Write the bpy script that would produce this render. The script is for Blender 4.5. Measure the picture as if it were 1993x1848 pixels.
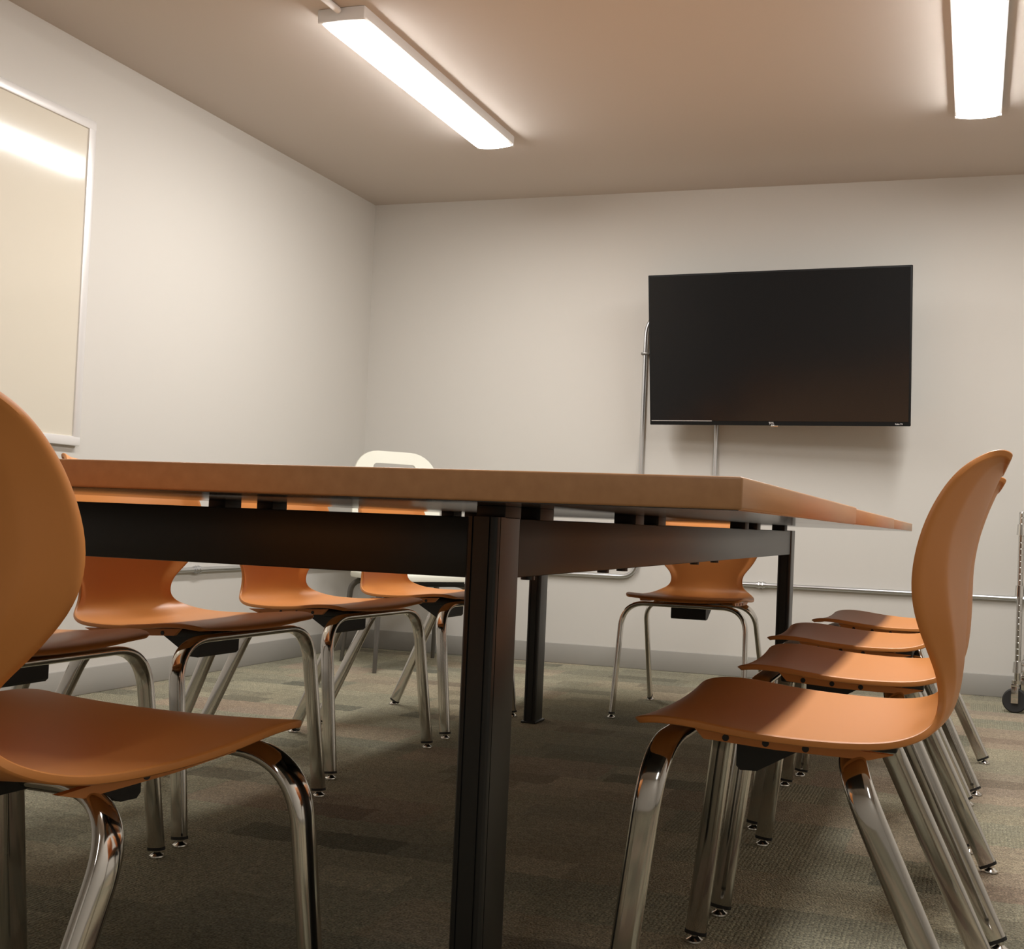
import bpy, bmesh, math, random
from mathutils import Vector, Matrix

# ------------------------------------------------------------------ clean
for o in list(bpy.data.objects):
    bpy.data.objects.remove(o, do_unlink=True)
scene = bpy.context.scene
COL = scene.collection
rnd = random.Random(7)

# ------------------------------------------------------------------ camera, world, exposure
W_PX, H_PX = 1993, 1848
F_PX, CX, CY = 2198.2, 244.5, 39.3
cam_data = bpy.data.cameras.new('camera')
cam = bpy.data.objects.new('camera', cam_data)
COL.objects.link(cam)
cam_data.sensor_fit = 'HORIZONTAL'
cam_data.sensor_width = 36.0
cam_data.lens = F_PX / W_PX * 36.0
cam_data.shift_x = -CX / W_PX
cam_data.shift_y = CY / W_PX
cam_data.clip_start = 0.02
r_ = Vector((0.9579, 0.2844, 0.0399)).normalized()
f_ = Vector((-0.2856, 0.9580, 0.0273)).normalized()
u_ = r_.cross(f_).normalized()
r_ = f_.cross(u_).normalized()
cam.matrix_world = Matrix(((r_.x, u_.x, -f_.x, 0.0), (r_.y, u_.y, -f_.y, 0.0), (r_.z, u_.z, -f_.z, 0.70), (0, 0, 0, 1)))
scene.camera = cam

world = bpy.data.worlds.new('world')
scene.world = world
world.use_nodes = True
world.node_tree.nodes['Background'].inputs[0].default_value = (0.9, 0.9, 1.0, 1)
world.node_tree.nodes['Background'].inputs[1].default_value = 0.02

scene.view_settings.view_transform = 'Standard'
scene.view_settings.look = 'None'
scene.view_settings.gamma = 1.0
scene.view_settings.use_curve_mapping = False
scene.view_settings.exposure = 0.0
LAMP = 56.0            # radiance of the ceiling fixtures' diffusers

# ------------------------------------------------------------------ room dimensions
XL, XR, YB, YF, ZC = -3.11, 1.30, 5.322, -1.90, 2.353

# ------------------------------------------------------------------ materials
MATS = {}
def new_mat(name):
    m = bpy.data.materials.new(name); m.use_nodes = True
    MATS[name] = m
    nt = m.node_tree
    return m, nt, nt.nodes['Principled BSDF']
def pbr(name, col, rough=0.5, metal=0.0, spec=0.5, coat=0.0, coat_rough=0.1):
    m, nt, b = new_mat(name)
    b.inputs['Base Color'].default_value = (*col, 1)
    b.inputs['Roughness'].default_value = rough
    b.inputs['Metallic'].default_value = metal
    b.inputs['Specular IOR Level'].default_value = spec
    b.inputs['Coat Weight'].default_value = coat
    b.inputs['Coat Roughness'].default_value = coat_rough
    return m
def add_bump(name, scale, strength, dist=0.001, detail=2.0):
    m = MATS[name]; nt = m.node_tree; b = nt.nodes['Principled BSDF']
    tc = nt.nodes.new('ShaderNodeTexCoord'); n = nt.nodes.new('ShaderNodeTexNoise')
    n.inputs['Scale'].default_value = scale; n.inputs['Detail'].default_value = detail
    bp = nt.nodes.new('ShaderNodeBump'); bp.inputs['Strength'].default_value = strength; bp.inputs['Distance'].default_value = dist
    nt.links.new(tc.outputs['Object'], n.inputs['Vector'])
    nt.links.new(n.outputs['Fac'], bp.inputs['Height']); nt.links.new(bp.outputs['Normal'], b.inputs['Normal'])
    return m

pbr('wall_paint', (0.585, 0.56, 0.515), 0.75, spec=0.25); add_bump('wall_paint', 220, 0.08)
pbr('ceiling_paint', (0.565, 0.51, 0.46), 0.85, spec=0.2); add_bump('ceiling_paint', 160, 0.08)
pbr('baseboard_vinyl', (0.33, 0.315, 0.285), 0.5, spec=0.4)
pbr('orange_plastic', (0.65, 0.25, 0.062), 0.42, spec=0.42); add_bump('orange_plastic', 900, 0.05, 0.0004)
pbr('orange_plastic_back', (0.60, 0.19, 0.038), 0.5, spec=0.35)
pbr('black_plastic', (0.012, 0.012, 0.012), 0.5)
pbr('chrome', (0.62, 0.60, 0.57), 0.09, metal=1.0)
pbr('nickel', (0.72, 0.70, 0.66), 0.18, metal=1.0)
pbr('black_metal', (0.017, 0.0165, 0.015), 0.33, spec=0.42)
pbr('black_rubber', (0.015, 0.015, 0.015), 0.6)
pbr('galvanized', (0.62, 0.63, 0.64), 0.32, metal=1.0)
pbr('silver_frame', (0.80, 0.78, 0.76), 0.35, metal=0.35)
pbr('whiteboard_surface', (0.65, 0.60, 0.50), 0.10, spec=0.6)
pbr('white_plastic', (0.84, 0.83, 0.72), 0.45)
pbr('grey_metal', (0.16, 0.15, 0.135), 0.35, metal=0.6)
pbr('tv_bezel', (0.010, 0.010, 0.010), 0.6, spec=0.15)
pbr('tv_screen', (0.007, 0.007, 0.0075), 0.16, spec=0.42)
pbr('tv_lettering', (0.62, 0.60, 0.58), 0.4)
pbr('fixture_white', (0.80, 0.80, 0.80), 0.5)
pbr('wire_chrome', (0.65, 0.64, 0.62), 0.15, metal=1.0)
pbr('marker_body', (0.75, 0.75, 0.74), 0.4)
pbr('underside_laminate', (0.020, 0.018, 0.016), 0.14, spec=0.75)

def lamp_mat(name, strength):
    m, nt, b = new_mat(name)
    em = nt.nodes.new('ShaderNodeEmission')
    em.inputs['Color'].default_value = (1.0, 0.985, 0.965, 1); em.inputs['Strength'].default_value = strength
    nt.links.new(em.outputs[0], nt.nodes['Material Output'].inputs['Surface'])
    nt.nodes.remove(b)
lamp_mat('lamp_diffuser', LAMP)
lamp_mat('lamp_diffuser_weak', LAMP*0.31)     # unseen fixture behind the camera, dimmed to balance the light
lamp_mat('lamp_diffuser_dimmed', LAMP*0.50)  # unseen near left fixture, output cut to balance seats against backrests

# wood laminate of the table
def wood(name, base, dark):
    m, nt, b = new_mat(name)
    tc = nt.nodes.new('ShaderNodeTexCoord'); mp = nt.nodes.new('ShaderNodeMapping')
    mp.inputs['Scale'].default_value = (22, 1.6, 22)
    n1 = nt.nodes.new('ShaderNodeTexNoise'); n1.inputs['Scale'].default_value = 3.0; n1.inputs['Detail'].default_value = 6
    rp = nt.nodes.new('ShaderNodeValToRGB')
    rp.color_ramp.elements[0].position = 0.3; rp.color_ramp.elements[0].color = (*dark, 1)
    rp.color_ramp.elements[1].position = 0.72; rp.color_ramp.elements[1].color = (*base, 1)
    nt.links.new(tc.outputs['Object'], mp.inputs['Vector']); nt.links.new(mp.outputs[0], n1.inputs['Vector'])
    nt.links.new(n1.outputs['Fac'], rp.inputs['Fac']); nt.links.new(rp.outputs[0], b.inputs['Base Color'])
    b.inputs['Roughness'].default_value = 0.35; b.inputs['Specular IOR Level'].default_value = 0.45
    return m
wood('wood_laminate', (0.54, 0.285, 0.130), (0.47, 0.24, 0.105))

# carpet: tiles with patches and ribbed rows
def carpet():
    m, nt, b = new_mat('carpet')
    L = nt.links.new
    N = nt.nodes.new
    tc = N('ShaderNodeTexCoord')
    # warped coordinates so that patch borders are fuzzy
    wn = N('ShaderNodeTexNoise'); wn.inputs['Scale'].default_value = 38; wn.inputs['Detail'].default_value = 2
    L(tc.outputs['Object'], wn.inputs['Vector'])
    sub = N('ShaderNodeVectorMath'); sub.operation = 'SUBTRACT'; sub.inputs[1].default_value = (0.875, 0.875, 0.910)
    L(wn.outputs['Color'], sub.inputs[0])
    sc = N('ShaderNodeVectorMath'); sc.operation = 'SCALE'; sc.inputs['Scale'].default_value = 0.03
    L(sub.outputs[0], sc.inputs[0])
    add = N('ShaderNodeVectorMath'); add.operation = 'ADD'
    L(tc.outputs['Object'], add.inputs[0]); L(sc.outputs[0], add.inputs[1])
    # rectangular patches
    br = N('ShaderNodeTexBrick')
    br.inputs['Scale'].default_value = 1.0; br.inputs['Mortar Size'].default_value = 0.0
    br.inputs['Brick Width'].default_value = 0.32; br.inputs['Row Height'].default_value = 0.105
    br.inputs['Color1'].default_value = (0, 0, 0, 1); br.inputs['Color2'].default_value = (1, 1, 1, 1)
    br.offset = 0.37; br.offset_frequency = 3; br.squash = 0.6; br.squash_frequency = 2
    L(add.outputs[0], br.inputs['Vector'])
    br2 = N('ShaderNodeTexBrick')
    br2.inputs['Scale'].default_value = 1.0; br2.inputs['Mortar Size'].default_value = 0.0
    br2.inputs['Brick Width'].default_value = 0.61; br2.inputs['Row Height'].default_value = 0.21
    br2.inputs['Color1'].default_value = (0, 0, 0, 1); br2.inputs['Color2'].default_value = (1, 1, 1, 1)
    br2.offset = 0.61; br2.offset_frequency = 2; br2.squash = 0.7; br2.squash_frequency = 3
    L(add.outputs[0], br2.inputs['Vector'])
    rp = N('ShaderNodeValToRGB'); cr = rp.color_ramp
    cr.interpolation = 'LINEAR'
    cr.elements[0].position = 0.0; cr.elements[0].color = (0.110, 0.104, 0.070, 1)
    cr.elements[1].position = 1.0; cr.elements[1].color = (0.460, 0.415, 0.282, 1)
    for pos, c in ((0.22, (0.315, 0.284, 0.188)), (0.5, (0.370, 0.334, 0.224)), (0.78, (0.265, 0.246, 0.172))):
        e = cr.elements.new(pos); e.color = (*c, 1)
    L(br.outputs['Color'], rp.inputs['Fac'])
    rp2 = N('ShaderNodeValToRGB'); c2 = rp2.color_ramp
    c2.elements[0].position = 0.0; c2.elements[0].color = (0.330, 0.200, 0.158, 1)
    c2.elements[1].position = 1.0; c2.elements[1].color = (0.375, 0.350, 0.243, 1)
    e = c2.elements.new(0.28); e.color = (0.320, 0.250, 0.172, 1)
    e = c2.elements.new(0.6); e.color = (0.205, 0.205, 0.148, 1)
    L(br2.outputs['Color'], rp2.inputs['Fac'])
    mx = N('ShaderNodeMix'); mx.data_type = 'RGBA'; mx.inputs['Factor'].default_value = 0.42
    L(rp.outputs[0], mx.inputs[6]); L(rp2.outputs[0], mx.inputs[7])
    # large soft variation + fine fibre speckle
    n2 = N('ShaderNodeTexNoise'); n2.inputs['Scale'].default_value = 230; n2.inputs['Detail'].default_value = 2
    L(tc.outputs['Object'], n2.inputs['Vector'])
    mr = N('ShaderNodeMapRange'); mr.inputs['From Min'].default_value = 0.3; mr.inputs['From Max'].default_value = 0.7
    mr.inputs['To Min'].default_value = 0.70; mr.inputs['To Max'].default_value = 1.85
    L(n2.outputs['Fac'], mr.inputs['Value'])
    n3 = N('ShaderNodeTexNoise'); n3.inputs['Scale'].default_value = 60; n3.inputs['Detail'].default_value = 3
    L(tc.outputs['Object'], n3.inputs['Vector'])
    mr3 = N('ShaderNodeMapRange'); mr3.inputs['From Min'].default_value = 0.3; mr3.inputs['From Max'].default_value = 0.7
    mr3.inputs['To Min'].default_value = 0.82; mr3.inputs['To Max'].default_value = 1.18
    L(n3.outputs['Fac'], mr3.inputs['Value'])
    mu = N('ShaderNodeMath'); mu.operation = 'MULTIPLY'; L(mr.outputs[0], mu.inputs[0]); L(mr3.outputs[0], mu.inputs[1])
    vs = N('ShaderNodeVectorMath'); vs.operation = 'SCALE'
    L(mx.outputs[2], vs.inputs[0]); L(mu.outputs[0], vs.inputs['Scale'])
    L(vs.outputs[0], b.inputs['Base Color'])
    # ribbed loops: rows across, only on some of the patches
    wv = N('ShaderNodeTexWave'); wv.wave_type = 'BANDS'; wv.bands_direction = 'X'
    wv.inputs['Scale'].default_value = 36; wv.inputs['Distortion'].default_value = 0.8; wv.inputs['Detail Scale'].default_value = 12
    L(tc.outputs['Object'], wv.inputs['Vector'])
    wy = N('ShaderNodeTexWave'); wy.wave_type = 'BANDS'; wy.bands_direction = 'Y'
    wy.inputs['Scale'].default_value = 26; wy.inputs['Distortion'].default_value = 2.2; wy.inputs['Detail Scale'].default_value = 30
    L(tc.outputs['Object'], wy.inputs['Vector'])
    wmul = N('ShaderNodeMath'); wmul.operation = 'MULTIPLY_ADD'; wmul.inputs[1].default_value = 0.55; wmul.inputs[2].default_value = 0.25
    L(wy.outputs['Fac'], wmul.inputs[0])
    wxy = N('ShaderNodeMath'); wxy.operation = 'MULTIPLY'; L(wv.outputs['Fac'], wxy.inputs[0]); L(wmul.outputs[0], wxy.inputs[1])
    vo = N('ShaderNodeTexVoronoi'); vo.inputs['Scale'].default_value = 240
    L(tc.outputs['Object'], vo.inputs['Vector'])
    gt = N('ShaderNodeMath'); gt.operation = 'GREATER_THAN'; gt.inputs[1].default_value = 0.55
    L(br2.outputs['Color'], gt.inputs[0])
    m1 = N('ShaderNodeMath'); m1.operation = 'MULTIPLY'; L(wxy.outputs[0], m1.inputs[0]); L(gt.outputs[0], m1.inputs[1])
    m2 = N('ShaderNodeMath'); m2.operation = 'MULTIPLY_ADD'; m2.inputs[1].default_value = -0.9
    L(vo.outputs['Distance'], m2.inputs[0]); L(m1.outputs[0], m2.inputs[2])
    m3 = N('ShaderNodeMath'); m3.operation = 'ADD'; L(m2.outputs[0], m3.inputs[0]); L(n2.outputs['Fac'], m3.inputs[1])
    bp = N('ShaderNodeBump'); bp.inputs['Strength'].default_value = 1.0; bp.inputs['Distance'].default_value = 0.006
    L(m3.outputs[0], bp.inputs['Height']); L(bp.outputs[0], b.inputs['Normal'])
    b.inputs['Roughness'].default_value = 0.95; b.inputs['Specular IOR Level'].default_value = 0.1
    b.inputs['Sheen Weight'].default_value = 0.1
carpet()

# ------------------------------------------------------------------ helpers
def finish(name, bm, mat, parent=None, smooth=True, angle=35):
    bmesh.ops.recalc_face_normals(bm, faces=bm.faces)
    me = bpy.data.meshes.new(name); bm.to_mesh(me); bm.free()
    me.materials.append(MATS[mat])
    o = bpy.data.objects.new(name, me); COL.objects.link(o)
    if smooth:
        for p in me.polygons: p.use_smooth = True
        try: me.set_sharp_from_angle(angle=math.radians(angle))
        except Exception: pass
    if parent is not None: o.parent = parent
    return o
def empty(name, loc, rz=0.0):
    o = bpy.data.objects.new(name, None); COL.objects.link(o)
    o.location = loc; o.rotation_euler = (0, 0, rz); o.empty_display_size = 0.05
    return o
def tag(o, label, cat, group=None, kind=None):
    o['label'] = label; o['category'] = cat
    if group: o['group'] = group
    if kind: o['kind'] = kind
    return o
def box(bm, x0, x1, y0, y1, z0, z1, bevel=0.0, seg=2, mat=None):
    r = bmesh.ops.create_cube(bm, size=1.0)
    vs = r['verts']
    c = Vector(((x0+x1)/2, (y0+y1)/2, (z0+z1)/2)); s = Vector((x1-x0, y1-y0, z1-z0))
    for v in vs:
        v.co = Vector((v.co.x*s.x, v.co.y*s.y, v.co.z*s.z)) + c
    if bevel > 0:
        es = list({e for v in vs for e in v.link_edges})
        bmesh.ops.bevel(bm, geom=es, offset=bevel, segments=seg, profile=0.5, affect='EDGES')
    return vs
def cyl(bm, p0, p1, rad, seg=20, rad2=None):
    p0, p1 = Vector(p0), Vector(p1); d = p1 - p0
    r = bmesh.ops.create_cone(bm, cap_ends=True, segments=seg, radius1=rad, radius2=rad if rad2 is None else rad2, depth=d.length)
    q = Vector((0, 0, 1)).rotation_difference(d.normalized())
    for v in r['verts']: v.co = q @ v.co + (p0+p1)/2
def lathe(bm, prof, center, axis=(0, 0, 1), seg=24):
    q = Vector((0, 0, 1)).rotation_difference(Vector(axis).normalized()); c = Vector(center)
    rings = []
    for (r, h) in prof:
        if r < 1e-6: rings.append([bm.verts.new(q @ Vector((0, 0, h)) + c)])
        else: rings.append([bm.verts.new(q @ Vector((r*math.cos(2*math.pi*k/seg), r*math.sin(2*math.pi*k/seg), h)) + c) for k in range(seg)])
    for a, bb in zip(rings, rings[1:]):
        for k in range(seg):
            k2 = (k+1) % seg
            if len(a) == 1 and len(bb) > 1: bm.faces.new((a[0], bb[k], bb[k2]))
            elif len(bb) == 1 and len(a) > 1: bm.faces.new((a[k], a[k2], bb[0]))
            elif len(a) > 1: bm.faces.new((a[k], a[k2], bb[k2], bb[k]))
    if len(rings[0]) > 1: bm.faces.new(rings[0][::-1])
    if len(rings[-1]) > 1: bm.faces.new(rings[-1])
def arc_path(pts, rad, n=8):
    """polyline with rounded corners"""
    pts = [Vector(p) for p in pts]; out = [pts[0]]
    for i in range(1, len(pts)-1):
        p, a, c = pts[i], pts[i-1], pts[i+1]
        d1, d2 = (a-p), (c-p); r = min(rad, d1.length*0.95, d2.length*0.95)
        A, B = p + d1.normalized()*r, p + d2.normalized()*r
        for k in range(n+1):
            t = k/n
            out.append(A*(1-t)**2*1.0 + p*2*t*(1-t) + B*t*t)
    out.append(pts[-1])
    return out
def sweep(bm, path, a, b, ref, seg=24, power=2.0, cap=True):
    """sweep a superellipse (half sizes a along ref, b across) along path"""
    rings = []; n = len(path)
    for i, p in enumerate(path):
        t = (path[min(i+1, n-1)] - path[max(i-1, 0)]).normalized()
        w = Vector(ref) - t*t.dot(Vector(ref)); w.normalize(); s = t.cross(w).normalized()
        ring = []
        for k in range(seg):
            th = 2*math.pi*k/seg; c, si = math.cos(th), math.sin(th)
            ca = math.copysign(abs(c)**(2/power), c); sa = math.copysign(abs(si)**(2/power), si)
            ring.append(bm.verts.new(p + w*a*ca + s*b*sa))
        rings.append(ring)
    for r1, r2 in zip(rings, rings[1:]):
        for k in range(seg):
            k2 = (k+1) % seg
            bm.faces.new((r1[k], r1[k2], r2[k2], r2[k]))
    if cap:
        bm.faces.new(rings[0][::-1]); bm.faces.new(rings[-1])
def extrude_profile(bm, prof, axis, t0, t1):
    """prof: list of 2D points; axis 'x','y' or 'z' gives extrusion direction"""
    def mk(u, v, t):
        return {'x': (t, u, v), 'y': (u, t, v), 'z': (u, v, t)}[axis]
    A = [bm.verts.new(mk(u, v, t0)) for u, v in prof]; B = [bm.verts.new(mk(u, v, t1)) for u, v in prof]
    n = len(prof)
    for k in range(n):
        bm.faces.new((A[k], A[(k+1) % n], B[(k+1) % n], B[k]))
    bm.faces.new(A[::-1]); bm.faces.new(B)
def copy_tree(o, parent=None):
    c = o.copy(); COL.objects.link(c)
    if parent is not None: c.parent = parent
    for ch in list(o.children): copy_tree(ch, c)
    return c

# ------------------------------------------------------------------ room shell
def slab(name, x0, x1, y0, y1, z0, z1, mat):
    bm = bmesh.new(); box(bm, x0, x1, y0, y1, z0, z1)
    o = finish(name, bm, mat, smooth=False); o['kind'] = 'structure'; return o
T = 0.1
slab('floor', XL-T, XR+T, YF-T, YB+T, -T, 0, 'carpet')
slab('ceiling', XL-T, XR+T, YF-T, YB+T, ZC, ZC+T, 'ceiling_paint')
slab('wall_left', XL-T, XL, YF-T, YB+T, 0, ZC, 'wall_paint')
slab('wall_back', XL, XR, YB, YB+T, 0, ZC, 'wall_paint')
slab('wall_right', XR, XR+T, YF-T, YB+T, 0, ZC, 'wall_paint')
slab('wall_front', XL, XR, YF-T, YF, 0, ZC, 'wall_paint')
BH, BT = 0.0975, 0.009
def baseboard(name, x0, x1, y0, y1):
    bm = bmesh.new(); box(bm, x0, x1, y0, y1, 0, BH, bevel=0.003, seg=2)
    o = finish(name, bm, 'baseboard_vinyl'); o['kind'] = 'structure'
baseboard('baseboard_left', XL, XL+BT, YF, YB)
baseboard('baseboard_back', XL+BT, XR-BT, YB-BT, YB)
baseboard('baseboard_right', XR-BT, XR, YF, YB)

# ------------------------------------------------------------------ ceiling lights
def fixture(cx, y0, y1, label, dmat='lamp_diffuser'):
    root = empty('ceiling_light', (cx, (y0+y1)/2, ZC))
    h = (y1-y0)/2
    bm = bmesh.new()
    prof = [(-0.085, 0.0), (-0.085, -0.034), (-0.078, -0.040), (0.078, -0.040), (0.085, -0.034), (0.085, 0.0)]
    extrude_profile(bm, prof, 'y', -h, h)
    finish('housing', bm, 'fixture_white', root, smooth=False)
    # curved diffuser, bulging down, with rounded ends
    bm = bmesh.new(); rows = []
    ny, nx = 28, 14
    for i in range(ny+1):
        y = -h+0.012 + (2*h-0.024)*i/ny
        e = min(1.0, (h - abs(y))/0.055); e = math.sqrt(max(0.0, 1-(1-e)**2))
        row = []
        for j in range(nx+1):
            a = math.pi*j/nx
            row.append(bm.verts.new((0.0775*math.cos(a), y, -0.0405 - 0.021*math.sin(a)**0.8*max(e, 0.03))))
        rows.append(row)
    for r1, r2 in zip(rows, rows[1:]):
        for j in range(nx): bm.faces.new((r1[j], r1[j+1], r2[j+1], r2[j]))
    for r in (rows[0], rows[-1]): bm.faces.new(r)
    finish('diffuser', bm, dmat, root, angle=80)
    for s in (-1, 1):
        bm = bmesh.new()
        box(bm, -0.086, 0.086, s*h-0.006, s*h+0.006, -0.044, 0.0, bevel=0.003)
        finish('end_cap', bm, 'fixture_white', root)
    return tag(root, label, 'ceiling light', 'ceiling lights')
fixture(-2.03, 3.205, 4.445, 'long white ceiling light on the left, fed by a thin pipe at its near end')
fixture(-0.03, 3.205, 4.445, 'long glowing white ceiling light at the upper right, above the row of chairs')
fixture(-0.03, 1.45, 2.69, 'white ceiling light nearer the camera, in line with the upper right light')
fixture(-2.03, 1.45, 2.69, 'white ceiling light nearer the camera, in line with the left light', 'lamp_diffuser_dimmed')
fixture(-0.03, -1.50, -0.26, 'dimmer white ceiling light behind the camera at the end of the right row', 'lamp_diffuser_weak')

# ------------------------------------------------------------------ conduits
def conduit(name, pts, label, rad=0.0105, bend=0.09, couplings=(), straps=(), mat='galvanized'):
    c0 = Vector(pts[0])
    root = empty(name, c0)
    bm = bmesh.new()
    path = arc_path([Vector(p)-c0 for p in pts], bend)
    sweep(bm, path, rad, rad, (0.31, 0.52, 0.79), seg=16)
    finish('pipe', bm, mat, root)
    for p, d in couplings:
        bm = bmesh.new(); p = Vector(p)-c0; d = Vector(d)
        cyl(bm, p-d*0.022, p+d*0.022, rad*1.32, 18)
        cyl(bm, p-d*0.012+Vector((0, 0, 0)), p-d*0.006, rad*1.6, 8)
        cyl(bm, p+d*0.006, p+d*0.012, rad*1.6, 8)
        finish('coupling', bm, 'galvanized', root)
    for p, size in straps:
        bm = bmesh.new(); p = Vector(p)-c0; sx, sy, sz = size
        box(bm, p.x-sx, p.x+sx, p.y-sy, p.y+sy, p.z-sz, p.z+sz, bevel=0.002)
        finish('strap', bm, 'grey_metal', root)
    return tag(root, label, 'pipe', 'metal wall conduits')
CR = 0.0105
conduit('wall_conduit', [(XL+CR+0.004, 1.6, 0.437), (XL+CR+0.004, YB-CR-0.004, 0.447), (-1.572, YB-CR-0.004, 0.447), (-1.572, YB-CR-0.004, 1.72), (-1.42, YB-CR-0.004, 1.80)],
        'metal conduit running along the left wall, round the corner and up beside the television',
        couplings=[((XL+CR+0.004, 4.0, 0.4435), (0, 1, 0)), ((-2.3, YB-CR-0.004, 0.447), (1, 0, 0))],
        straps=[((-1.572, YB-CR-0.006, 1.545), (0.018, 0.0135, 0.006))])
conduit('wall_conduit', [(-1.2, YB-CR-0.004, 1.30), (-1.2, YB-CR-0.004, 0.442), (1.28, YB-CR-0.004, 0.442)],
        'metal conduit dropping from under the television, then running right low on the back wall',
        couplings=[((-0.955, YB-CR-0.004, 0.442), (1, 0, 0)), ((0.212, YB-CR-0.004, 0.442), (1, 0, 0))])
conduit('ceiling_conduit', [(-2.035, -1.70, ZC-0.013), (-2.035, 3.19, ZC-0.013)],
        'thin white pipe on the ceiling leading to the left light', rad=0.011, mat='fixture_white')

# ------------------------------------------------------------------ whiteboard
def whiteboard():
    y0, y1, z0, z1 = 0.90, 3.318, 0.905, 2.083
    root = empty('whiteboard', (XL, (y0+y1)/2, z0)); c = Vector(root.location)
    bm = bmesh.new(); box(bm, 0.001, 0.014, y0+0.008-c.y, y1-0.008-c.y, 0.008, z1-z0-0.008)
    finish('writing_surface', bm, 'whiteboard_surface', root, smooth=False)
    w = 0.034
    bm = bmesh.new()
    box(bm, 0, 0.021, y0-c.y, y1-c.y, z1-z0-w, z1-z0, bevel=0.004)
    box(bm, 0, 0.0205, y0-c.y, y0+w-c.y, 0.004, z1-z0-0.004, bevel=0.004)
    box(bm, 0, 0.0205, y1-w-c.y, y1-c.y, 0.004, z1-z0-0.004, bevel=0.004)
    box(bm, 0, 0.021, y0-c.y, y1-c.y, 0.0, w, bevel=0.004)
    finish('frame', bm, 'silver_frame', root)
    bm = bmesh.new()
    prof = [(0.0, -0.002), (0.062, -0.006), (0.066, 0.0), (0.069, 0.0), (0.066, -0.014), (0.0, -0.009)]
    extrude_profile(bm, [(a, b2) for a, b2 in prof], 'y', 1.2-c.y, 3.10-c.y)
    finish('marker_tray', bm, 'silver_frame', root, smooth=False)
    tag(root, 'large glossy whiteboard in a thin silver frame on the left wall', 'whiteboard')
    r2 = empty('dry_erase_marker', (XL+0.04, 3.035, 0.9095))
    bm = bmesh.new(); cyl(bm, (0, -0.07, 0), (0, 0.02, 0), 0.0075, 16); finish('barrel', bm, 'marker_body', r2)
    bm = bmesh.new(); cyl(bm, (0, 0.02, 0), (0, 0.055, 0), 0.008, 16, 0.0065); finish('cap', bm, 'black_plastic', r2)
    tag(r2, 'white marker with a dark cap lying on the whiteboard tray', 'marker')
whiteboard()

# ------------------------------------------------------------------ television
def text_mesh(name, s, size, mat, parent, loc, rot, extrude=0.0004):
    cu = bpy.data.curves.new('txt', 'FONT'); cu.body = s; cu.size = size; cu.align_x = 'CENTER'; cu.extrude = extrude
    cu.offset = size*0.02
    to = bpy.data.objects.new('txt', cu); COL.objects.link(to)
    dg = bpy.context.evaluated_depsgraph_get(); dg.update()
    me = bpy.data.meshes.new_from_object(to.evaluated_get(dg))
    bpy.data.objects.remove(to, do_unlink=True)
    me.materials.clear(); me.materials.append(MATS[mat])
    o = bpy.data.objects.new(name, me); COL.objects.link(o); o.parent = parent
    o.location = loc; o.rotation_euler = rot
    return o
def television():
    # tilted forward: the top leans away from the wall
    root = bpy.data.objects.new('television', None); COL.objects.link(root); root.empty_display_size = 0.05
    w, h = 1.212, 0.699
    root.location = (-0.8835, 5.115, 1.182)
    root.rotation_euler = (math.radians(9.0), 0, math.radians(-3.5))
    bm = bmesh.new(); box(bm, -w/2, w/2, 0, 0.022, 0, h, bevel=0.003); finish('casing', bm, 'tv_bezel', root)
    bm = bmesh.new(); box(bm, -0.44, 0.44, 0.0215, 0.045, 0.05, 0.42, bevel=0.012, seg=3); finish('rear_housing', bm, 'tv_bezel', root)
    bm = bmesh.new(); box(bm, -w/2+0.008, w/2-0.008, -0.0012, 0.004, 0.020, h-0.008); finish('screen', bm, 'tv_screen', root, smooth=False)
    bm = bmesh.new(); box(bm, -w/2+0.009, -0.30, -0.0022, 0.002, 0.0185, 0.0205); finish('trim_strip', bm, 'silver_frame', root, smooth=False)
    bm = bmesh.new(); box(bm, -0.02, 0.014, 0.000, 0.012, -0.0065, 0.001, bevel=0.002); finish('sensor_tab', bm, 'nickel', root)
    text_mesh('lettering', 'TCL', 0.0145, 'tv_lettering', root, (-0.016, -0.0006, 0.0055), (math.radians(90), 0, 0))
    text_mesh('lettering', 'Roku TV', 0.009, 'tv_lettering', root, (0.557, -0.0006, 0.007), (math.radians(90), 0, 0))
    tag(root, 'black flat screen television tilted forward on the back wall', 'television')
    # swing-out wall arm carrying it
    br = empty('television_bracket', (-0.89, YB, 1.50))
    bm = bmesh.new(); box(bm, -0.12, 0.12, -0.018, 0.0, -0.16, 0.16, bevel=0.003); finish('wall_plate', bm, 'black_metal', br)
    for s in (-1, 1):
        bm = bmesh.new(); box(bm, s*0.07-0.015, s*0.07+0.015, -0.090, -0.0175, -0.10, 0.10, bevel=0.003); finish('arm', bm, 'black_metal', br)
    tag(br, 'black wall bracket hidden behind the television', 'bracket')
television()

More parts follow.
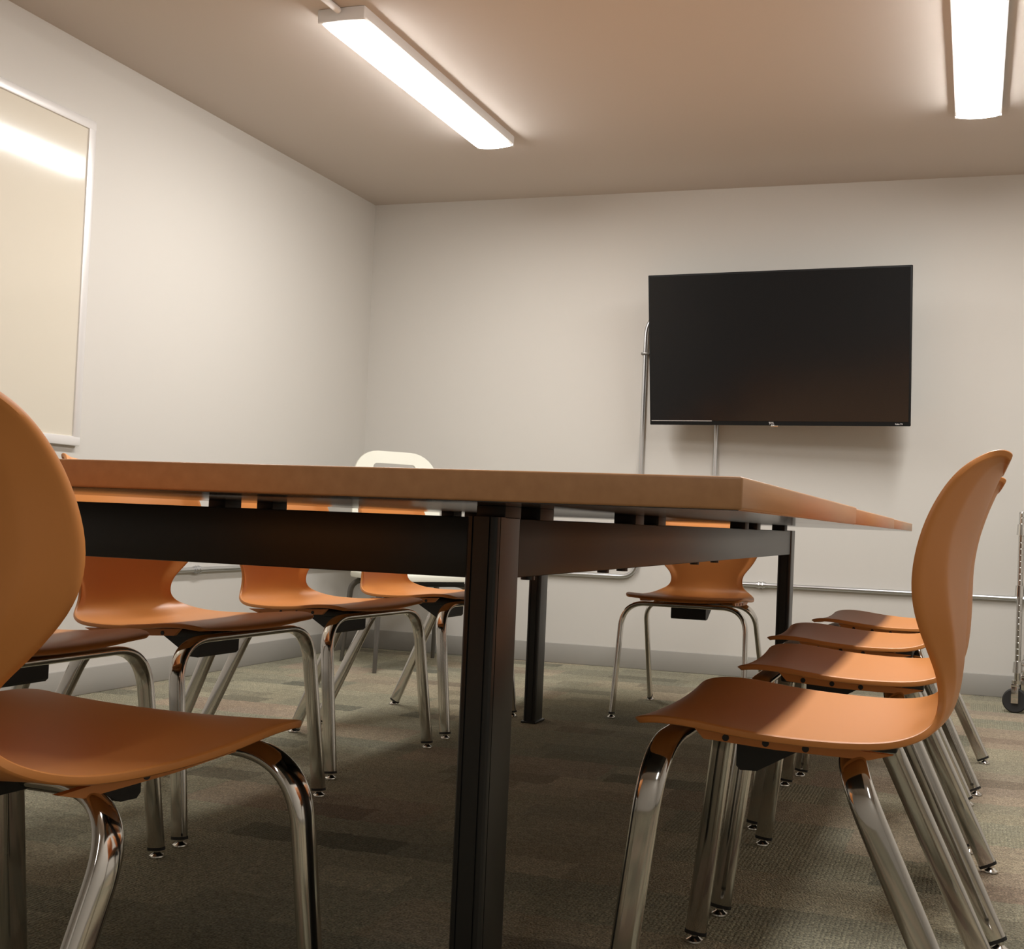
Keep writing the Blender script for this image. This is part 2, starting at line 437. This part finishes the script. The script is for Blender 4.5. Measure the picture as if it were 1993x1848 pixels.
# ------------------------------------------------------------------ conference table
def table():
    TX0, TX1, TY0, TY1, TT, TH = -1.785, -0.212, 1.060, 4.272, 0.7508, 0.032
    root = empty('conference_table', (-1.02, 2.52, 0)); c = Vector((-1.02, 2.52, 0))
    cuts = (TY0, 2.16, 3.26, TY1)
    for i in range(3):
        bm = bmesh.new()
        dx = (0.0, 0.002, 0.0035)[i]; dz = (0.0, 0.0022, 0.0036)[i]
        box(bm, TX0-c.x+dx, TX1-c.x-dx, cuts[i]-c.y+0.0006, cuts[i+1]-c.y-0.0006, TT-TH, TT-dz, bevel=0.0028, seg=3)
        top = finish('tabletop', bm, 'wood_laminate', root, angle=50)
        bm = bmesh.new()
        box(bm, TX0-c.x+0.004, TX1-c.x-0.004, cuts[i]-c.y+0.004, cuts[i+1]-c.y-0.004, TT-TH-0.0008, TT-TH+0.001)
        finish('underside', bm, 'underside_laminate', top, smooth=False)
    # legs: grooved rectangular extrusions
    lw, ld = 0.043, 0.078
    xs = (-1.478+lw/2, -0.566-lw/2); ys = (1.295+ld/2, 3.672+ld/2)
    FT = 0.7035
    def leg_profile():
        a, d, r = lw/2, ld/2, 0.007
        q = []
        for (sx, sy, a0) in ((1, 1, 0), (-1, 1, 90), (-1, -1, 180), (1, -1, 270)):
            for k in range(4):
                th = math.radians(a0 + 30*k)
                q.append((sx*(a-r)+r*math.cos(th), sy*(d-r)+r*math.sin(th)))
        # insert shallow vertical grooves on the faces looking along y
        out = []
        for i, p in enumerate(q):
            out.append(p); nx_ = q[(i+1) % len(q)]
            if abs(p[1]-nx_[1]) < 1e-6 and abs(p[0]-nx_[0]) > 0.01:
                s = 1 if nx_[0] > p[0] else -1; y = p[1]; iny = -0.0022*(1 if y > 0 else -1)
                for gx in ((-0.0115, 0.0115) if s > 0 else (0.0115, -0.0115)):
                    out += [(gx-s*0.0012, y), (gx-s*0.0008, y+iny), (gx+s*0.0008, y+iny), (gx+s*0.0012, y)]
            if abs(p[0]-nx_[0]) < 1e-6 and abs(p[1]-nx_[1]) > 0.03:
                s = 1 if nx_[1] > p[1] else -1; x = p[0]; inx = -0.0022*(1 if x > 0 else -1)
                for gy in ((-0.029, ) if s > 0 else (-0.029, )):
                    out += [(x, gy-s*0.0012), (x+inx, gy-s*0.0008), (x+inx, gy+s*0.0008), (x, gy+s*0.0012)]
        return out
    for x in xs:
        for y in ys:
            bm = bmesh.new()
            extrude_profile(bm, [(p[0]+x-c.x, p[1]+y-c.y) for p in leg_profile()], 'z', 0.006, FT)
            lg = finish('leg', bm, 'black_metal', root, angle=25)
            bm = bmesh.new(); box(bm, x-c.x-0.028, x-c.x+0.028, y-c.y-0.045, y-c.y+0.045, 0.0, 0.008, bevel=0.003)
            finish('foot_plate', bm, 'black_metal', lg)
    bz0, bz1 = 0.6255, 0.7025
    def rail(x0, x1, y0, y1):
        bm = bmesh.new(); box(bm, x0-c.x, x1-c.x, y0-c.y, y1-c.y, bz0, bz1, bevel=0.002)
        return finish('apron_rail', bm, 'black_metal', root)
    g = 0.0012
    rail(xs[0]+lw/2+g, xs[1]-lw/2-g, 1.312, 1.346)
    rail(xs[0]+lw/2+g, xs[1]-lw/2-g, 3.69, 3.724)
    rr = rail(-0.605, -0.569, ys[0]+ld/2+g, ys[1]-ld/2-g)
    rl = rail(-1.475, -1.439, ys[0]+ld/2+g, ys[1]-ld/2-g)
    for (x, y) in ((-0.585, 1.45), (-0.585, 1.78), (-0.585, 1.885), (-0.585, 2.42), (-0.585, 2.62)):
        bm = bmesh.new(); cyl(bm, (x-c.x, y-c.y, bz0-0.006), (x-c.x, y-c.y, bz0+0.002), 0.010, 14)
        finish('screw_head', bm, 'black_metal', rr)
    zt = TT-TH-0.0008
    for (x0, x1, yy) in ((-0.606, -0.566, 1.345), (-0.606, -0.566, 1.465), (-0.606, -0.566, 1.92), (-0.606, -0.566, 2.07), (-0.606, -0.566, 2.91), (-0.606, -0.566, 3.08), (-0.606, -0.566, 3.55),
                          (-1.477, -1.437, 1.345), (-1.477, -1.437, 1.96), (-1.477, -1.437, 2.12), (-1.477, -1.437, 3.00), (-1.477, -1.437, 3.155), (-1.477, -1.437, 3.60)):
        bm = bmesh.new(); box(bm, x0-c.x, x1-c.x, yy-c.y-0.026, yy-c.y+0.026, bz1-0.001, zt, bevel=0.001)
        finish('spacer_block', bm, 'black_plastic', root)
    tag(root, 'long wood-topped conference table on a black metal frame in the middle of the room', 'table')
table()

# ------------------------------------------------------------------ orange chairs
def catmull(vals, t):
    n = len(vals)-1; i = min(int(t), n-1); u = t-i
    p0, p1, p2, p3 = vals[max(i-1, 0)], vals[i], vals[i+1], vals[min(i+2, n)]
    return [0.5*((2*b2) + (c2-a)*u + (2*a-5*b2+4*c2-d)*u*u + (-a+3*b2-3*c2+d)*u**3) for a, b2, c2, d in zip(p0, p1, p2, p3)]
#        x      z      halfwidth  edge lift
SHELL = [(0.236, 0.4305, 0.186, 0.012),
         (0.233, 0.4365, 0.199, 0.010),
         (0.222, 0.443, 0.211, 0.008),
         (0.195, 0.4475, 0.219, 0.007),
         (0.150, 0.446, 0.222, 0.007),
         (0.090, 0.440, 0.222, 0.006),
         (0.020, 0.4345, 0.219, 0.007),
         (-0.050, 0.432, 0.212, 0.009),
         (-0.100, 0.434, 0.200, 0.011),
         (-0.136, 0.443, 0.180, 0.013),
         (-0.158, 0.459, 0.157, 0.015),
         (-0.169, 0.485, 0.143, 0.019),
         (-0.174, 0.520, 0.148, 0.028),
         (-0.176, 0.560, 0.181, 0.043),
         (-0.1765, 0.605, 0.208, 0.058),
         (-0.178, 0.650, 0.2155, 0.064),
         (-0.186, 0.700, 0.207, 0.062),
         (-0.199, 0.745, 0.193, 0.054),
         (-0.210, 0.775, 0.179, 0.042),
         (-0.2165, 0.790, 0.166, 0.030),
         (-0.2225, 0.7975, 0.152, 0.020),
         (-0.2290, 0.7960, 0.141, 0.014)]
def shell_bm():
    bm = bmesh.new()
    NS = 54
    vv = [-1, -0.975, -0.92, -0.855, -0.83, -0.76, -0.66, -0.52, -0.36, -0.18, 0, 0.18, 0.36, 0.52, 0.66, 0.76, 0.83, 0.855, 0.92, 0.975, 1]
    st = [catmull(SHELL, (len(SHELL)-1)*i/NS) for i in range(NS+1)]
    inner, outer = [], []
    for i, (x, z, w, e) in enumerate(st):
        a, b2 = st[max(i-1, 0)], st[min(i+1, NS)]
        t = Vector((b2[0]-a[0], 0, b2[1]-a[1])).normalized()
        n = Vector((t.z, 0, -t.x))           # to the sitter's side (up on the seat, forward on the back)
        if n.z < 0 and i < NS//3: n = -n
        ri, ro = [], []
        back = min(1.0, max(0.0, (i/NS-0.42)/0.15))
        for v in vv:
            av = abs(v)
            gq = av**2.1
            # flattened outer band on the lower back
            sh_ = 0.30 + 0.22*min(1.0, max(0.0, (z-0.58)/0.12))
            gb = (min(av, 0.84)/0.84)**2.0*sh_ + max(0.0, av-0.84)/0.16*(1-sh_)
            gg = gq*(1-back) + gb*back
            th = 0.0075 + 0.003*max(0.0, (av-0.8)/0.2)
            lipf = max(0.0, 1-i/(NS*0.16))          # the front lip curls up at its two corners
            dirv = n.lerp(Vector((0, 0, 1)), lipf)
            P = Vector((x, v*w, z)) + dirv*(e*gg)
            ri.append(bm.verts.new(P)); ro.append(bm.verts.new(P - n*th))
        inner.append(ri); outer.append(ro)
    m = len(vv)
    for i in range(NS):
        for j in range(m-1):
            bm.faces.new((inner[i][j], inner[i][j+1], inner[i+1][j+1], inner[i+1][j]))
            bm.faces.new((outer[i][j], outer[i+1][j], outer[i+1][j+1], outer[i][j+1]))
        for j in (0, m-1):
            bm.faces.new((inner[i][j], inner[i+1][j], outer[i+1][j], outer[i][j]))
    for i in (0, NS):
        for j in range(m-1):
            bm.faces.new((inner[i][j], inner[i][j+1], outer[i][j+1], outer[i][j]))
    return bm
TA, TB = 0.0185, 0.0088       # tube half sizes: fore-aft, across
def half_frame(foot, top, front):
    """one chair leg: from the foot up, round the bend and under the seat to the middle"""
    foot, top = Vector(foot), Vector(top)
    mid = Vector((top.x, 0.0, top.z+0.0))
    bm = bmesh.new()
    d = (top-foot).normalized()
    start = foot + d*0.018
    pts = [start, foot+d*0.12, foot+d*0.22, top, mid]
    path = arc_path([start, top, mid], 0.088, 14)
    # densify the straight shaft
    full = [start + (path[1]-start)*k/6 for k in range(6)] + path[1:]
    plane_n = (foot-top).cross(mid-top).normalized()
    sweep(bm, full, TA, TB, plane_n, seg=28, power=2.7)
    return bm
def make_chair(name='student_chair'):
    root = empty(name, (0, 0, 0))
    sh = finish('seat_shell', shell_bm(), 'orange_plastic', root, angle=60)
    md = sh.modifiers.new('sub', 'SUBSURF'); md.levels = 1; md.render_levels = 1
    for s in (-1, 1):
        bm = bmesh.new()
        prof = [(0.160, 0.438), (0.145, 0.4225), (0.05, 0.4165), (-0.07, 0.4145), (-0.10, 0.4235), (0.0, 0.4285), (0.09, 0.434)]
        ya, yb = s*0.170, s*0.179
        extrude_profile(bm, prof, 'y', min(ya, yb), max(ya, yb))
        rl = finish('seat_rail', bm, 'orange_plastic', root, smooth=False)
        for hx in (0.115, 0.062, 0.010):
            bm = bmesh.new(); hz = 0.4240 + 0.045*(hx-0.062)
            cyl(bm, (hx, s*0.1785, hz), (hx, s*0.1802, hz), 0.0046, 14)
            finish('hole_disc', bm, 'black_plastic', rl)  # black disc standing in for the dark inside of a screw hole
    bm = bmesh.new()
    prof = [(0.122, 0.424), (0.122, 0.368), (0.116, 0.362), (0.092, 0.363), (0.02, 0.404), (-0.01, 0.421)]
    extrude_profile(bm, prof, 'y', -0.066, 0.066)
    bmesh.ops.recalc_face_normals(bm, faces=bm.faces)
    finish('mounting_block', bm, 'black_plastic', root, smooth=False)
    bm = bmesh.new(); box(bm, -0.10, 0.17, -0.085, 0.085, 0.408, 0.4255, bevel=0.004); finish('mounting_plate', bm, 'black_plastic', root)
    for s in (-1, 1):
        for fr in (1, -1):
            if fr > 0: foot, top = (0.243, s*0.243, 0), (0.196, s*0.229, 0.4165)
            else: foot, top = (-0.243, s*0.234, 0), (-0.046, s*0.212, 0.4165)
            lg = finish('leg', half_frame(foot, top, fr > 0), 'chrome', root, angle=50)
            bm = bmesh.new()
            f = Vector(foot)
            lathe(bm, [(0.0, 0.0), (0.0125, 0.0), (0.0145, 0.002), (0.0140, 0.0045), (0.0075, 0.009), (0.006, 0.011), (0.006, 0.017), (0.0, 0.017)], f)
            finish('foot_glide', bm, 'nickel', lg)
            bm = bmesh.new(); d = (Vector(top)-f).normalized()
            sweep(bm, [f+d*0.0145, f+d*0.0205], TA*1.03, TB*1.06, (1, 0, 0), seg=24, power=2.7)
            finish('foot_cap', bm, 'black_rubber', lg)
    return root
proto = make_chair()
CHAIRS = [   # x, y, facing angle (deg), label
    (-0.990, 0.987, 86.2, 'large orange chair in the left foreground, seen from behind at the near table end'),
    (-1.785, 1.672, 0.0, 'orange chair in the left row mostly hidden behind the large foreground chair'),
    (-1.783, 2.247, -2.5, 'orange chair in the left row whose backrest top rises above the tabletop below the whiteboard'),
    (-1.829, 2.910, -4.0, 'orange chair in the middle of the left row, second from the far corner'),
    (-1.816, 3.546, -3.0, 'orange chair at the far end of the left row, in front of the white chair'),
    (-0.188, 1.644, 180.0, 'closest orange chair on the right side of the table, full curved backrest in profile'),
    (-0.181, 2.280, 181.0, 'second orange chair in the right row, directly behind the closest one'),
    (-0.231, 2.886, 180.5, 'third orange chair in the right row, only its seat and legs showing'),
    (-0.198, 3.500, 176.7, 'farthest orange chair in the right row, smallest seat nearest the back wall'),
    (-0.995, 4.172, -90.0, 'orange chair at the far end of the table facing the camera, below the television'),
]
for i, (x, y, ang, lab) in enumerate(CHAIRS):
    o = proto if i == 0 else copy_tree(proto)
    o.location = (x, y, 0); o.rotation_euler = (0, 0, math.radians(ang))
    tag(o, lab, 'chair', 'orange chairs around the table')

# ------------------------------------------------------------------ white chair in the corner
def white_chair():
    root = empty('white_chair', (-2.53, 4.80, 0), math.radians(-40))
    # back: rounded panel with an oblong opening
    bm = bmesh.new()
    def rr(hw0, hw1, z0, z1, rad, n=8):
        pts = []
        for (sx, zc, hw, a0) in ((1, z1-rad, hw1, 0), (-1, z1-rad, hw1, 90), (-1, z0+rad, hw0, 180), (1, z0+rad, hw0, 270)):
            for k in range(n+1):
                th = math.radians(a0+90*k/n)
                pts.append((sx*(hw-rad)+rad*math.cos(th), zc+rad*math.sin(th)))
        return pts
    out = rr(0.225, 0.212, 0.56, 1.015, 0.13); inn = rr(0.09, 0.11, 0.905, 0.955, 0.022)
    def pt(y, z, off):
        x = -0.215 - 0.16*(z-0.56)**1.2 + 0.55*y*y
        return Vector((x+off, y, z))
    rings = []
    for pts in (out, inn):
        rings.append(([bm.verts.new(pt(y, z, 0.0)) for y, z in pts], [bm.verts.new(pt(y, z, -0.014)) for y, z in pts]))
    n = len(out)
    for k in range(n):
        k2 = (k+1) % n
        (of, ob), (jf, jb) = rings
        bm.faces.new((of[k], of[k2], jf[k2], jf[k])); bm.faces.new((ob[k2], ob[k], jb[k], jb[k2]))
        bm.faces.new((of[k2], of[k], ob[k], ob[k2])); bm.faces.new((jf[k], jf[k2], jb[k2], jb[k]))
    finish('backrest', bm, 'white_plastic', root, angle=50)
    # seat
    bm = bmesh.new()
    hw = 0.235; pr_ = []
    for (sx, sy, a0) in ((1, 1, 0), (-1, 1, 90), (-1, -1, 180), (1, -1, 270)):
        for k in range(7):
            th = math.radians(a0+15*k); pr_.append((0.02+sx*(0.235-0.07)+0.07*math.cos(th), sy*(hw-0.07)+0.07*math.sin(th)))
    extrude_profile(bm, pr_, 'z', 0.408, 0.434)
    es = [e for e in bm.edges if abs(e.verts[0].co.z-e.verts[1].co.z) < 1e-5]
    bmesh.ops.bevel(bm, geom=es, offset=0.008, segments=3, profile=0.5, affect='EDGES')
    finish('seat', bm, 'white_plastic', root, angle=50)
    bm = bmesh.new(); box(bm, -0.205, 0.205, -0.185, 0.185, 0.382, 0.4075, bevel=0.004); fr = finish('seat_frame', bm, 'black_metal', root)
    for s in (-1, 1):
        for k in range(4):
            bm = bmesh.new(); x = -0.13+0.085*k
            cyl(bm, (x, s*0.1845, 0.395), (x, s*0.1865, 0.395), 0.004, 10); finish('screw_head', bm, 'nickel', fr)
    bm = bmesh.new(); box(bm, -0.235, -0.185, -0.17, 0.17, 0.456, 0.488, bevel=0.006); finish('back_bracket', bm, 'black_metal', root)
    for s in (-1, 1):
        bm = bmesh.new(); sweep(bm, arc_path([Vector((-0.14, s*0.15, 0.40)), Vector((-0.215, s*0.15, 0.43)), Vector((-0.232, s*0.15, 0.62))], 0.05), 0.014, 0.009, (0, 1, 0), seg=16, power=2.6)
        finish('back_support', bm, 'black_metal', root)
    for sx in (1, -1):
        for sy in (1, -1):
            bm = bmesh.new()
            p0 = Vector((sx*0.17, sy*0.15, 0.394)); p1 = Vector((sx*0.185, sy*0.218, 0.382)); p2 = Vector((sx*(0.205 if sx > 0 else 0.235), sy*0.232, 0.0))
            path = arc_path([p0, p1, p2], 0.05, 8)
            n = len(path)
            # tapered shaft
            rings = []
            for i, p in enumerate(path):
                t = (path[min(i+1, n-1)]-path[max(i-1, 0)]).normalized()
                w = Vector((1, 0, 0)) - t*t.x; w.normalize(); s2 = t.cross(w)
                rad = 0.0135 if i < n-1 else 0.009
                rings.append([bm.verts.new(p+(w*math.cos(2*math.pi*k/16)+s2*math.sin(2*math.pi*k/16))*rad) for k in range(16)])
            for r1, r2 in zip(rings, rings[1:]):
                for k in range(16): bm.faces.new((r1[k], r1[(k+1) % 16], r2[(k+1) % 16], r2[k]))
            bm.faces.new(rings[0]); bm.faces.new(rings[-1])
            finish('leg', bm, 'grey_metal', root)
    tag(root, 'white plastic chair with dark grey legs in the far left corner behind the table', 'chair')
white_chair()

# ------------------------------------------------------------------ chrome wire cart
def wire_cart():
    x0, x1, y0, y1 = 0.190, 1.00, 4.87, 5.20
    root = empty('wire_cart', ((x0+x1)/2, (y0+y1)/2, 0)); c = Vector(root.location)
    def rel(x, y, z): return Vector((x-c.x, y-c.y, z))
    zs = (0.185, 0.495, 0.745)
    for x in (x0, x1):
        for y in (y0, y1):
            bm = bmesh.new()
            prof = [(0.0, 0.128), (0.0125, 0.128)]
            z = 0.16
            while z < 0.80:
                prof += [(0.0125, z-0.002), (0.0119, z-0.001), (0.0119, z+0.001), (0.0125, z+0.002)]; z += 0.0254
            prof += [(0.0125, 0.812), (0.010, 0.818), (0.0, 0.818)]
            lathe(bm, prof, rel(x, y, 0), seg=36)
            p = finish('post', bm, 'wire_chrome', root, angle=14)
            for z in zs:
                bm = bmesh.new(); cyl(bm, rel(x, y, z-0.022), rel(x, y, z+0.022), 0.0205, 24, 0.0175); finish('collar', bm, 'wire_chrome', p)
            # caster
            bm = bmesh.new()
            cyl(bm, rel(x, y, 0.118), rel(x, y, 0.132), 0.022, 18)
            box(bm, x-c.x-0.021, x-c.x+0.009, y-c.y-0.021, y-c.y+0.021, 0.106, 0.1185, bevel=0.002)
            for s in (-1, 1): box(bm, x-c.x-0.020, x-c.x+0.008, y-c.y+s*0.0195-0.0015, y-c.y+s*0.0195+0.0015, 0.040, 0.108, bevel=0.001)
            cyl(bm, rel(x-0.006, y-0.022, 0.05), rel(x-0.006, y+0.022, 0.05), 0.006, 12)
            cs = finish('caster', bm, 'wire_chrome', root)
            bm = bmesh.new()
            lathe(bm, [(0.0, -0.012), (0.036, -0.013), (0.045, -0.014), (0.050, -0.009), (0.050, 0.009), (0.045, 0.014), (0.036, 0.013), (0.0, 0.012)], rel(x-0.006, y, 0.05), axis=(0, 1, 0), seg=32)
            finish('wheel', bm, 'black_rubber', cs)
    for z in zs:
        bm = bmesh.new()
        for y in (y0, y1):
            for dz in (0.012, -0.014): cyl(bm, rel(x0+0.017, y, z+dz), rel(x1-0.017, y, z+dz), 0.0032, 10)
        for x in (x0, x1):
            for dz in (0.012, -0.014): cyl(bm, rel(x, y0+0.017, z+dz), rel(x, y1-0.017, z+dz), 0.0032, 10)
        k = x0+0.05
        while k < x1-0.03:
            cyl(bm, rel(k, y0, z+0.016), rel(k, y1, z+0.016), 0.0018, 8); k += 0.03
        for yy in (y0+0.11, y0+0.23): cyl(bm, rel(x0, yy, z+0.011), rel(x1, yy, z+0.011), 0.003, 8)
        finish('wire_shelf', bm, 'wire_chrome', root)
    piv = Vector((x0, y0, 0)); ang = math.radians(-9)
    root.rotation_euler = (0, 0, ang); root.location = piv + Matrix.Rotation(ang, 3, 'Z') @ (c - piv)
    tag(root, 'chrome wire shelving cart on black casters at the right edge by the back wall', 'cart')
wire_cart()
